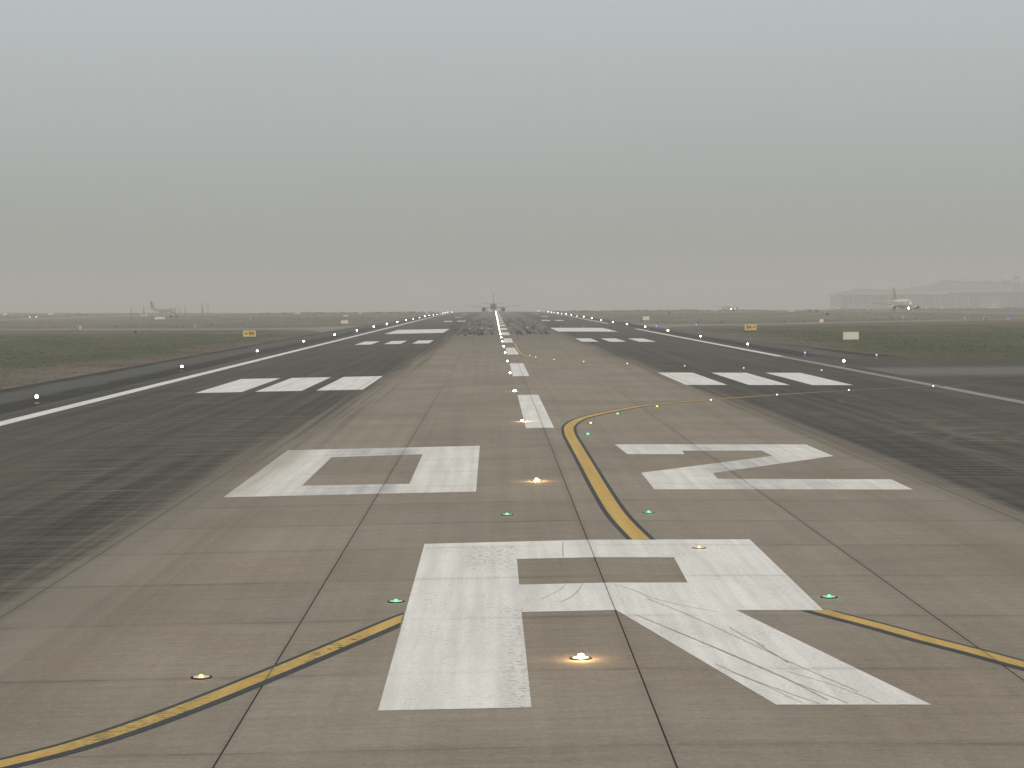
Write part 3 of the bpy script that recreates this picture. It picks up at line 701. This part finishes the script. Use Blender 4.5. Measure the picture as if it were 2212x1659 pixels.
# white lamps on stems on the far left taxiway
pw = edge_light(M['L_dim'], M['white_metal'], .4, .22)
for i, (x, y, lb) in enumerate([(-241.5, 985, "tiny pale lamp on the far left taxiway, left one"), (-239.8, 992, "tiny pale lamp on the far left taxiway, right one")]):
    tag(place(pw, i == 0, x, y, -.02), lb, "taxiway light", "far pale taxiway lamps")

# ------------------------------------------------------------------ airliners
def loft(rings):
    b = B(); L = []
    for ring in rings: L.append([b.verts.new(v) for v in ring])
    for i in range(len(L) - 1):
        n = len(L[i])
        for k_ in range(n): b.faces.new((L[i][k_], L[i][(k_ + 1) % n], L[i + 1][(k_ + 1) % n], L[i + 1][k_]))
    b.faces.new(L[0]); b.faces.new(L[-1]); bmesh.ops.recalc_face_normals(b, faces=b.faces)
    return b
def foil(x, y0, y1, z, th, vertical=False):
    """six-sided section: leading edge y0 (forward, larger y) to trailing edge y1"""
    pts = [(0, 0), (.12, .42), (.45, .5), (1, .04), (.45, -.45), (.12, -.38)]
    return [((x + th * q if vertical else x), y0 + (y1 - y0) * s, (z if vertical else z + th * q)) for s, q in pts]
def airliner(label, loc, heading, body, fin, group="airliners", dark=False, light=False, sc_=1.0, belly=None):
    e = empty("airliner", loc, heading); e.scale = (sc_,) * 3; tag(e, label, "aircraft", group)
    H = 18.8
    st = [(0, .05, 3.25), (.5, .7, 3.3), (1.4, 1.25, 3.42), (2.8, 1.7, 3.58), (5, 1.97, 3.7), (12, 1.98, 3.7), (24, 1.98, 3.7), (28, 1.72, 3.92), (32, 1.18, 4.35), (35.4, .62, 4.75), (37.5, .22, 4.95)]
    n = 24
    b = loft([[(r * math.sin(2 * math.pi * i / n), H - t, zc + r * 1.05 * math.cos(2 * math.pi * i / n)) for i in range(n)] for t, r, zc in st])
    f = link("fuselage", b, body, e, True)
    b = loft([[(r * math.sin(2 * math.pi * i / 16), H - t, 2.25 + .75 * (r / 1.7) * math.cos(2 * math.pi * i / 16)) for i in range(16)] for t, r in ((11, .3), (12.5, 1.6), (16, 1.75), (20, 1.7), (22.5, .4))])
    link("belly_fairing", b, belly or body, f, True)
    b = B()   # cockpit glazing wrapped round the nose
    rows = []
    for t, r, zc in ((1.55, 1.325, 3.46), (2.35, 1.60, 3.54)):
        rows.append([b.verts.new((1.012 * r * math.sin(a), H - t, zc + 1.05 * 1.012 * r * math.cos(a))) for a in [R(q) for q in (-74, -60, -42, -22, 0, 22, 42, 60, 74)]])
    for i in range(8): b.faces.new((rows[0][i], rows[0][i + 1], rows[1][i + 1], rows[1][i]))
    link("cockpit_window", b, M['dark_metal'], f)
    b = B()
    for s in (-1, 1):
        for i in range(30):
            t = 6 + i * .82
            box(b, s * 1.955 - .03, s * 1.955 + .03, H - t - .13, H - t + .13, 3.95, 4.28)
    link("cabin_windows", b, M['dark_metal'], f)
    for s in (-1, 1):
        b = loft([foil(s * 1.2, H - 11.6, H - 18.8, 2.75, .85), foil(s * 6.0, H - 14.2, H - 18.9, 3.25, .5), foil(s * 16.8, H - 20.3, H - 21.9, 4.45, .16)])
        wg = link("wing", b, M['plane_hazed'] if dark else M['plane_wing'], e)
        b = loft([foil(s * 16.8, H - 20.5, H - 21.9, 4.44, .12), foil(s * 17.25, H - 21.0, H - 22.2, 5.2, .08, True), foil(s * 17.45, H - 22.0, H - 22.7, 6.7, .05, True)])
        link("winglet", b, body, wg)
        b = B()
        for xx, t in ((5.0, 18.7), (8.0, 19.6), (11.2, 20.5)):
            cyl(b, (s * xx, H - t + 1.4, 2.75 + .1 * xx), (s * xx, H - t - 1.3, 2.72 + .1 * xx), .20, .05, 8)
        link("flap_fairings", b, M['plane_dark'] if dark else M['plane_wing'], wg)
        b = loft([foil(s * .5, H - 32.4, H - 36.2, 4.95, .30), foil(s * 6.2, H - 35.6, H - 37.2, 5.55, .10)])
        link("tailplane", b, body if not dark else M['plane_dark'], e)
        # engine
        g = [(9.3, 1.02), (9.6, 1.15), (10.6, 1.24), (12.2, 1.22), (13.4, 1.12)]
        b = B(); L = []
        for t, r in [(9.9, .90)] + [(9.45, .94)] + g + [(13.45, 1.04), (12.9, 1.0)]:
            L.append([b.verts.new((s * 5.75 + r * math.sin(2 * math.pi * i / 20), H - t, 1.72 + r * math.cos(2 * math.pi * i / 20))) for i in range(20)])
        for i in range(len(L) - 1):
            for k_ in range(20): b.faces.new((L[i][k_], L[i][(k_ + 1) % 20], L[i + 1][(k_ + 1) % 20], L[i + 1][k_]))
        en = link("engine", b, body if not dark else M['plane_dark'], e, True)
        b = B(); cyl(b, (s * 5.75, H - 9.95, 1.72), (s * 5.75, H - 10.1, 1.72), .9, n=20); cyl(b, (s * 5.75, H - 9.55, 1.72), (s * 5.75, H - 9.95, 1.72), .03, .3, 12)
        link("fan", b, M['plane_dark'], en)
        b = B(); cyl(b, (s * 5.75, H - 12.95, 1.72), (s * 5.75, H - 13.1, 1.72), 1.0, n=20); cyl(b, (s * 5.75, H - 13.1, 1.72), (s * 5.75, H - 14.4, 1.72), .84, .56, 20); cyl(b, (s * 5.75, H - 14.4, 1.72), (s * 5.75, H - 15.2, 1.72), .36, .08, 12)
        link("exhaust_cone", b, M['plane_dark'], en, True)
        b = B(); box(b, s * 5.75 - .2, s * 5.75 + .2, H - 15.0, H - 10.6, 2.6, 3.15, .1); link("pylon", b, M['plane_wing'], en)
    b = loft([foil(0, H - 29.2, H - 36.4, 5.2, .42, True), foil(0, H - 30.9, H - 36.7, 6.4, .40, True), foil(0, H - 35.0, H - 37.7, 11.8, .18, True)])
    link("tail_fin", b, fin, e)
    for nm, xx, t, wr in (("nose_gear", 0, 5.0, .36), ("main_gear", -3.8, 18.4, .55), ("main_gear", 3.8, 18.4, .55)):
        b = B(); cyl(b, (xx, H - t, wr), (xx, H - t, 2.6), .14, .18, 10); cyl(b, (xx - .42, H - t, wr), (xx + .42, H - t, wr), .07, n=8); gr = link(nm, b, M['plane_grey'], e)
        for s in (-1, 1):
            b = B(); cyl(b, (xx + s * .28, H - t, wr), (xx + s * .52, H - t, wr), wr, n=18); link("wheel", b, M['plane_dark'], gr)
    if light:
        b = B(); bmesh.ops.create_uvsphere(b, u_segments=12, v_segments=8, radius=light); bmesh.ops.translate(b, vec=(0, H - 4.6, 1.5), verts=b.verts)
        link("landing_light", b, M['L_land'], e, True)
    return e
M['plane_white'] = plain("white_aircraft_paint", (.82, .78, .66), .35, .4, .04, .3)
M['plane_shade'] = plain("shaded_aircraft_slate", (.22, .245, .25), .4, .4, .06, .3)  # shade on the lead aircraft's rear, put into its body colour
M['plane_grey'] = plain("grey_aircraft_metal", (.34, .34, .33), .4, .5, .08, .5)
M['plane_wing'] = plain("wing_grey_paint", (.40, .41, .40), .45, .4, .06, .4)
M['plane_dark'] = plain("dark_engine_metal", (.022, .023, .025), .5, .4, .1, 1.0)
M['plane_tail_dark'] = plain("dark_tail_paint", (.075, .09, .095), .4, .4, .06, .3)
M['plane_hazed'] = plain("haze_paled_aircraft_grey", (.44, .43, .42), .4, .4, .06, .3)  # paling by haze put into the colour of distant wings and body
M['plane_mauve'] = plain("mauve_tail_paint", (.20, .13, .13), .4, .4, .1, .3)
def red_tail():
    m = Mat("red_and_white_tail_paint"); t = m.new("TexCoord"); q = m.new("SeparateXYZ"); m.t.links.new(t.outputs['Object'], q.inputs[0])
    v = m.f('FRACT', m.f('ADD', m.f('MULTIPLY', q.outputs[1], .22), m.f('MULTIPLY', q.outputs[2], .20)))
    return m.done(m.mix(m.step(v, .30, .36), (.72, .66, .60), (.46, .12, .10)), .4, .4)
M['red_tail'] = red_tail()
M['red_belly'] = plain("pink_belly_paint", (.50, .22, .19), .4, .4, .1, .4)
def az(x, y): return (x, y, gz(x, y) - .008)
airliner("airliner seen from behind taking off straight ahead on the runway centre line", az(-.3, 1115), 0, M['plane_shade'], M['plane_tail_dark'], dark=True)
airliner("red-tailed cream airliner with a bright nose light taxiing towards the camera", az(201, 930), R(181), M['plane_white'], M['red_tail'], light=.42, belly=M['red_belly'])
airliner("small distant airliner head-on with its nose light lit, left of the terminal", az(199, 1600), R(180), M['plane_white'], M['plane_white'], light=.34)
airliner("faint airliner with a mauve tail behind the crest at far left", (-306, 1750, gz(-306, 1750) - .02), R(-28), M['plane_hazed'], M['plane_mauve'])
airliner("pale airliner parked side-on in front of the terminal", (489 * 1.3, 1850 * 1.3, gz(489 * 1.3, 1850 * 1.3) - .02), R(158), M['plane_white'], M['plane_white'], sc_=1.35)

# ------------------------------------------------------------------ terminal and apron, far right
M['roof'] = plain("terminal_roof_metal", (.17, .17, .165), .5, .3, .08, .05)
M['eave'] = plain("terminal_eave_panel", (.58, .58, .56), .5, .3, .05, .1)
M['glass'] = plain("terminal_glass", (.07, .10, .105), .25, .5, .3, .05)
M['glass_faded'] = plain("terminal_glass_faded", (.20, .215, .21), .25, .5, .2, .05)  # glass colour lightened so the left end fades into the haze
M['twall'] = plain("terminal_wall_panel", (.30, .28, .25), .7, .2, .15, .1)
def terminal():
    g0 = -9.5
    e = empty("terminal_building", (360 * 1.45, 2900.0, 5.74 + (g0 - 5.74) * 1.45)); e.scale = (1.45,) * 3; tag(e, "wide hazy terminal with a swooping two-level roof and glass front on the far right", "building")
    def L(x, z): return (x - 360.0, z - g0)
    # lower hall
    b = B(); box(b, 9, 140, 0.6, 70, -3, 19.4); link("wall", b, M['glass_faded'], e)
    b = B(); box(b, 140.2, 420, -2, 80, -3, 21.0); link("wall", b, M['glass'], e)
    def roof(pts, y0, y1, th):
        b = B(); n = len(pts)
        lo = [[b.verts.new((x - 360, yy, z - g0 + dz)) for x, z in pts] for yy in (y0, y1) for dz in (0, th)]
        A0, A1, B0, B1 = lo
        for i in range(n - 1):
            b.faces.new((A1[i], A1[i + 1], B1[i + 1], B1[i])); b.faces.new((A0[i], B0[i], B0[i + 1], A0[i + 1]))
            b.faces.new((A0[i], A0[i + 1], A1[i + 1], A1[i])); b.faces.new((B0[i], B1[i], B1[i + 1], B0[i + 1]))
        b.faces.new((A0[0], A1[0], B1[0], B0[0])); b.faces.new((A0[-1], B0[-1], B1[-1], A1[-1]))
        bmesh.ops.recalc_face_normals(b, faces=b.faces)
        return b
    # the pale eave line runs along the front; each roof shell is a sloping plate seen from the apron side
    b = roof([(369, 9.3), (376, 9.6), (420, 10.8), (480, 12.2), (560, 13.2), (790, 13.6)], -9, -1, 1.1); link("eave", b, M['eave'], e)
    def shell(top, base, y0, y1, m_):
        b = B(); n = len(top); lo = [b.verts.new((x - 360, y0, z - g0)) for x, z in base]; up = [b.verts.new((x - 360, y1, z - g0)) for x, z in top]
        bk = [b.verts.new((x - 360, y1 + 45, z - g0 - 3)) for x, z in top]; bb = [b.verts.new((x - 360, y1 + 45, z - g0 - 1.5)) for x, z in base]; fb = [b.verts.new((x - 360, y0 + .5, z - g0 - 1.0)) for x, z in base]
        for i in range(n - 1):
            b.faces.new((lo[i], lo[i + 1], up[i + 1], up[i])); b.faces.new((up[i], up[i + 1], bk[i + 1], bk[i])); b.faces.new((bk[i], bk[i + 1], bb[i + 1], bb[i])); b.faces.new((fb[i], fb[i + 1], lo[i + 1], lo[i])); b.faces.new((bb[i], bb[i + 1], fb[i + 1], fb[i]))
        for k_ in (0, -1): b.faces.new((lo[k_], up[k_], bk[k_], bb[k_], fb[k_]))
        bmesh.ops.recalc_face_normals(b, faces=b.faces)
        return link("roof", b, m_, e)
    r1 = shell([(369, 11.2), (378, 13.6), (389, 15.7), (392, 15.75), (404, 15.5), (430, 14.7), (470, 14.8)], [(366, 10.4), (373, 10.7), (382, 11.1), (388, 11.2), (400, 11.6), (430, 12.2), (470, 13.3)], -1, 40, M['roof'])
    r2 = shell([(425, 14.6), (445, 16.0), (463, 18.6), (480, 22.3), (486, 24.0), (489, 24.2), (500, 23.4), (530, 22.0), (560, 21.3), (640, 21.0), (790, 21.4)], [(420, 12.1), (440, 12.6), (460, 13.0), (480, 13.4), (486, 13.5), (489, 13.6), (500, 13.8), (530, 14.2), (560, 14.4), (640, 14.7), (790, 14.8)], -.5, 44, M['roof'])
    b = B()
    xs_ = [380, 398, 417, 436, 452, 471, 489, 502, 516, 533, 549, 566, 590, 620, 650, 680, 720]
    for i, x in enumerate(xs_):
        top = 20 if x < 430 else 22.3
        col = B(); cyl(col, (x - 360, -6.0, 0), (x - 360, -4.8, top), .5, .4, 12); link("column", col, M['eave'], e)
    b = B()
    for x in range(370, 780, 6): box(b, x - 360 - .12, x - 360 + .12, -2.4, -2.05, 0, 20 if x > 500 else 17.5)
    for z in (6, 12, 17): box(b, 6, 418, -2.45, -2.1, z, z + .25)
    link("mullions", b, M['twall'], e)
    for x, z, w_, h_ in ((527, 4, 18, 12), (455, 0, 12, 6), (600, 0, 30, 7)):
        b = B(); box(b, x - 360 - w_ / 2, x - 360 + w_ / 2, -4.5, -2.5, z, z + h_); link("wall_panel", b, M['twall'], e)
    b = B()
    for (xa, za), (xb, zb) in zip([(484, 23.6), (489, 24.2), (500, 23.4), (530, 22.0)], [(489, 24.2), (500, 23.4), (530, 22.0), (560, 21.3)]):
        cyl(b, (xa - 360, 43.5, za - g0), (xb - 360, 43.5, zb - g0), .55, n=8)
    cyl(b, (386 - 360, 39.5, 15.6 - g0), (404 - 360, 39.5, 15.5 - g0), .35, n=8); cyl(b, (404 - 360, 39.5, 15.5 - g0), (430 - 360, 39.5, 14.7 - g0), .35, n=8)
    link("ridge_cap", b, M['sign_dark'], r2)
    for x in (532, 552, 580):
        b = B(); box(b, x - 360 - 4, x - 360 + 4, 26, 34, 30.4, 33.4, .3); link("skylight", b, M['twall'], r2)
terminal()
def high_mast(label, x, y, ztop):
    g = gz(x, y); e = empty("high_mast_light", (x, y, g)); tag(e, label, "light mast", "high mast lights on the apron")
    h_ = ztop - g
    b = B(); cyl(b, (0, 0, 0), (0, 0, h_), .5, .22, 10); link("pole", b, M['grey_metal'], e)
    b = B(); cyl(b, (0, 0, h_ - .6), (0, 0, h_ + .4), 2.9, 2.6, 14)
    for i in range(8):
        a = 2 * math.pi * i / 8; box(b, 3.7 * math.cos(a) - .7, 3.7 * math.cos(a) + .7, 3.7 * math.sin(a) - .6, 3.7 * math.sin(a) + .6, h_ - .6, h_ + .4)
    link("lamp_head", b, M['sign_dark'], e)
for x, y, zt, lb in [(560, 2060 + 15, 34, "tallest light mast above the terminal roof at the far right"), (475, 2190, 24.5, "faint light mast over the red-tailed airliner's wing, left of three"), (487, 2200, 25.0, "faint light mast left of the roof step, middle of three"), (497, 2215, 25.5, "faint light mast left of the roof step, right of three"),
                     (563, 2240, 27.5, "faint light mast over the roof right of its step"), (578, 2150, 26, "faint light mast left of the lattice tower")]:
    high_mast(lb, x * 1.4, y * 1.4, 5.74 + (zt - 5.74) * 1.4)
def tower():
    x, y = 499 * 1.22, 1800 * 1.22; g = gz(x, y); e = empty("lattice_tower", (x, y, g)); tag(e, "square steel lattice tower in front of the terminal near the right frame edge", "tower")
    h_ = 27.4 - g
    b = B(); lattice(b, 4.6, 4.2, h_, 9, .24, 4); link("lattice_frame", b, M['grey_metal'], e)
    b = B(); box(b, -3.4, 3.4, -3.4, 3.4, h_, h_ + .6); box(b, -2.9, 2.9, -2.9, 2.9, h_ * .5, h_ * .5 + .4); link("platform", b, M['grey_metal'], e)
    b = B()
    for s in (-1, 1):
        for q in (-1, 1): cyl(b, (s * 3.2, q * 3.2, h_ + .6), (s * 3.2, q * 3.2, h_ + 1.8), .08, n=6)
        box(b, -3.2, 3.2, s * 3.2 - .05, s * 3.2 + .05, h_ + 1.7, h_ + 1.82)
    link("railing", b, M['grey_metal'], e)
    b = B(); box(b, -1.6, 1.6, -1.6, 1.6, h_ + .6, h_ + 2.4, .1); link("cabin", b, M['twall'], e)
tower()
def vehicle(name, label, cat, x, y, L_, W_, H_, body, rz, cargo=None):
    e = empty(name, (x, y, tz(x, y) + .02), rz); tag(e, label, cat, "airport vehicles")
    if cargo is None:
        b = B(); P = [(-L_ / 2, .4), (-L_ / 2, H_ * .95), (-L_ * .42, H_), (L_ * .25, H_), (L_ * .40, H_ * .55), (L_ / 2, H_ * .48), (L_ / 2, .4)]
    else:
        b = B(); P = [(L_ * .22, .5), (L_ * .22, H_), (L_ * .42, H_), (L_ * .5, H_ * .6), (L_ * .5, .5)]
    f0 = [b.verts.new((px_, -W_ / 2, pz)) for px_, pz in P]; f1 = [b.verts.new((px_, W_ / 2, pz)) for px_, pz in P]
    b.faces.new(f0); b.faces.new(list(reversed(f1)))
    for i in range(len(P)): b.faces.new((f0[i], f1[i], f1[(i + 1) % len(P)], f0[(i + 1) % len(P)]))
    bmesh.ops.recalc_face_normals(b, faces=b.faces); bd = link("body" if cargo is None else "cab", b, body, e)
    if cargo is not None:
        b = B(); box(b, -L_ / 2, L_ * .2, -W_ / 2, W_ / 2, .6, H_ * .62, .05); link("load_bed", b, cargo, e)
    b = B(); box(b, L_ * .27, L_ * .36, -W_ / 2 - .01, W_ / 2 + .01, H_ * .6, H_ * .88); link("window", b, M['dark_metal'], bd)
    for sx in (-.32, .32):
        for s in (-1, 1):
            b = B(); cyl(b, (sx * L_, s * W_ / 2 - s * .2, .36), (sx * L_, s * W_ / 2 + s * .02, .36), .36, n=16); link("wheel", b, M['plane_dark'], e)
vehicle("van", "white van on the horizon left of the red-tailed airliner", "van", 226, 1240, 4.4, 1.9, 2.1, M['plane_white'], R(5))
vehicle("van", "small white van under the red-tailed airliner's left wing tip", "van", 232, 1180, 3.6, 1.8, 1.9, M['plane_white'], R(-60))
vehicle("truck", "truck with a pinkish load right of the red-tailed airliner", "truck", 268, 1160, 5.6, 2.2, 2.2, M['plane_white'], R(178), plain("pinkish_load_panel", (.45, .33, .28), .6, .3, .1, 1.0))
vehicle("truck", "white apron truck in front of the terminal's glass front", "truck", 318, 1330, 6.0, 2.3, 2.6, M['plane_white'], R(182), plain("pale_load_panel", (.6, .58, .54), .6, .3, .1, 1.0))

# ------------------------------------------------------------------ grass: far too many blades to count
def tufts(name, n, gen, mat, label):
    r = np.random.RandomState(11 if name == 'grass' else 12)
    V = np.zeros((n * 3, 3, 3)); k_ = 0
    for i in range(n):
        x, y, h_, wd = gen(r); z = tz(x, y)
        for q in range(3):
            a = r.rand() * math.pi; dx, dy = math.cos(a) * wd, math.sin(a) * wd; lx, ly = r.randn(2) * h_ * .35; ox, oy = r.randn(2) * wd * .5
            V[k_] = ((x + ox - dx, y + oy - dy, z - .02), (x + ox + dx, y + oy + dy, z - .02), (x + ox + lx, y + oy + ly, z + h_ * (.6 + .4 * r.rand()))); k_ += 1
    me = bpy.data.meshes.new(name); nv = n * 9
    me.vertices.add(nv); me.vertices.foreach_set('co', V.reshape(-1))
    me.loops.add(nv); me.loops.foreach_set('vertex_index', np.arange(nv, dtype=np.int32))
    me.polygons.add(n * 3); me.polygons.foreach_set('loop_start', np.arange(0, nv, 3, dtype=np.int32)); me.polygons.foreach_set('loop_total', np.full(n * 3, 3, dtype=np.int32))
    me.update(calc_edges=True); me.materials.append(mat)
    o = bpy.data.objects.new(name, me); C.objects.link(o); tag(o, label, None, None, 'stuff')
def left_or_right(r):
    while True:
        if r.rand() < .55:
            x = -36.6 - abs(r.randn()) * 34; y = 118 + 330 * r.rand() ** 1.1
            if y > 392 and x > -50: continue
            if y > 440 + abs(x + 62) * .5: continue
        else:
            y = 196 + 235 * r.rand(); x = 38.5 + abs(r.randn()) * 40
            if y < 215 and x < 60: x += 6
            if x < 41 + max(0, (246 - y)) * .12 or (y < 230 and y < 193.5 + max(0, 60 - x) * .5): continue
            if y > 400 and x < 52: continue
        return x, y, .03 + .07 * r.rand(), .10 + .14 * r.rand()
def far_weeds(r):
    while True:
        s = -1 if r.rand() < .55 else 1
        x = s * (40 + abs(r.randn()) * 110); y = 470 + 900 * r.rand() ** 1.3
        if 176 < abs(x) < 246 or (y < 500 + .35 * max(0, abs(x) - 60) and y > 400): continue
        return x, y, .06 + .34 * r.rand() ** 4, .25 + .3 * r.rand()
tufts("grass", 20000, left_or_right, M['blade'], "short patchy grass along the runway shoulders")
tufts("dry_weeds", 6000, far_weeds, M['blade'], "rough dry weeds on the far airfield")

def scrub(r):
    while True:
        s = -1 if r.rand() < .5 else 1
        x = s * (44 + abs(r.randn()) * 190); y = 1150 + 450 * r.rand()
        if 176 < abs(x) < 246: continue
        return x, y, .35 + 1.0 * r.rand() ** 3, .8 + 1.6 * r.rand()
tufts("scrub", 1300, scrub, M['turf'], "low scrub along the crest of the airfield")
# ------------------------------------------------------------------ haze
b = B(); box(b, -4600, 4600, -400, 9300, -85, 58)
hz = link("haze", b, bpy.data.materials.new("haze_air")); tag(hz, "grey haze hanging over the whole airfield", None, None, 'stuff')
hm = hz.data.materials[0]; hm.use_nodes = True; t = hm.node_tree; t.nodes.clear()
o_ = t.nodes.new("ShaderNodeOutputMaterial"); v_ = t.nodes.new("ShaderNodeVolumePrincipled")
v_.inputs['Color'].default_value = (.925, .925, .90, 1); v_.inputs['Density'].default_value = .00055; v_.inputs['Anisotropy'].default_value = .2
t.links.new(v_.outputs[0], o_.inputs['Volume'])
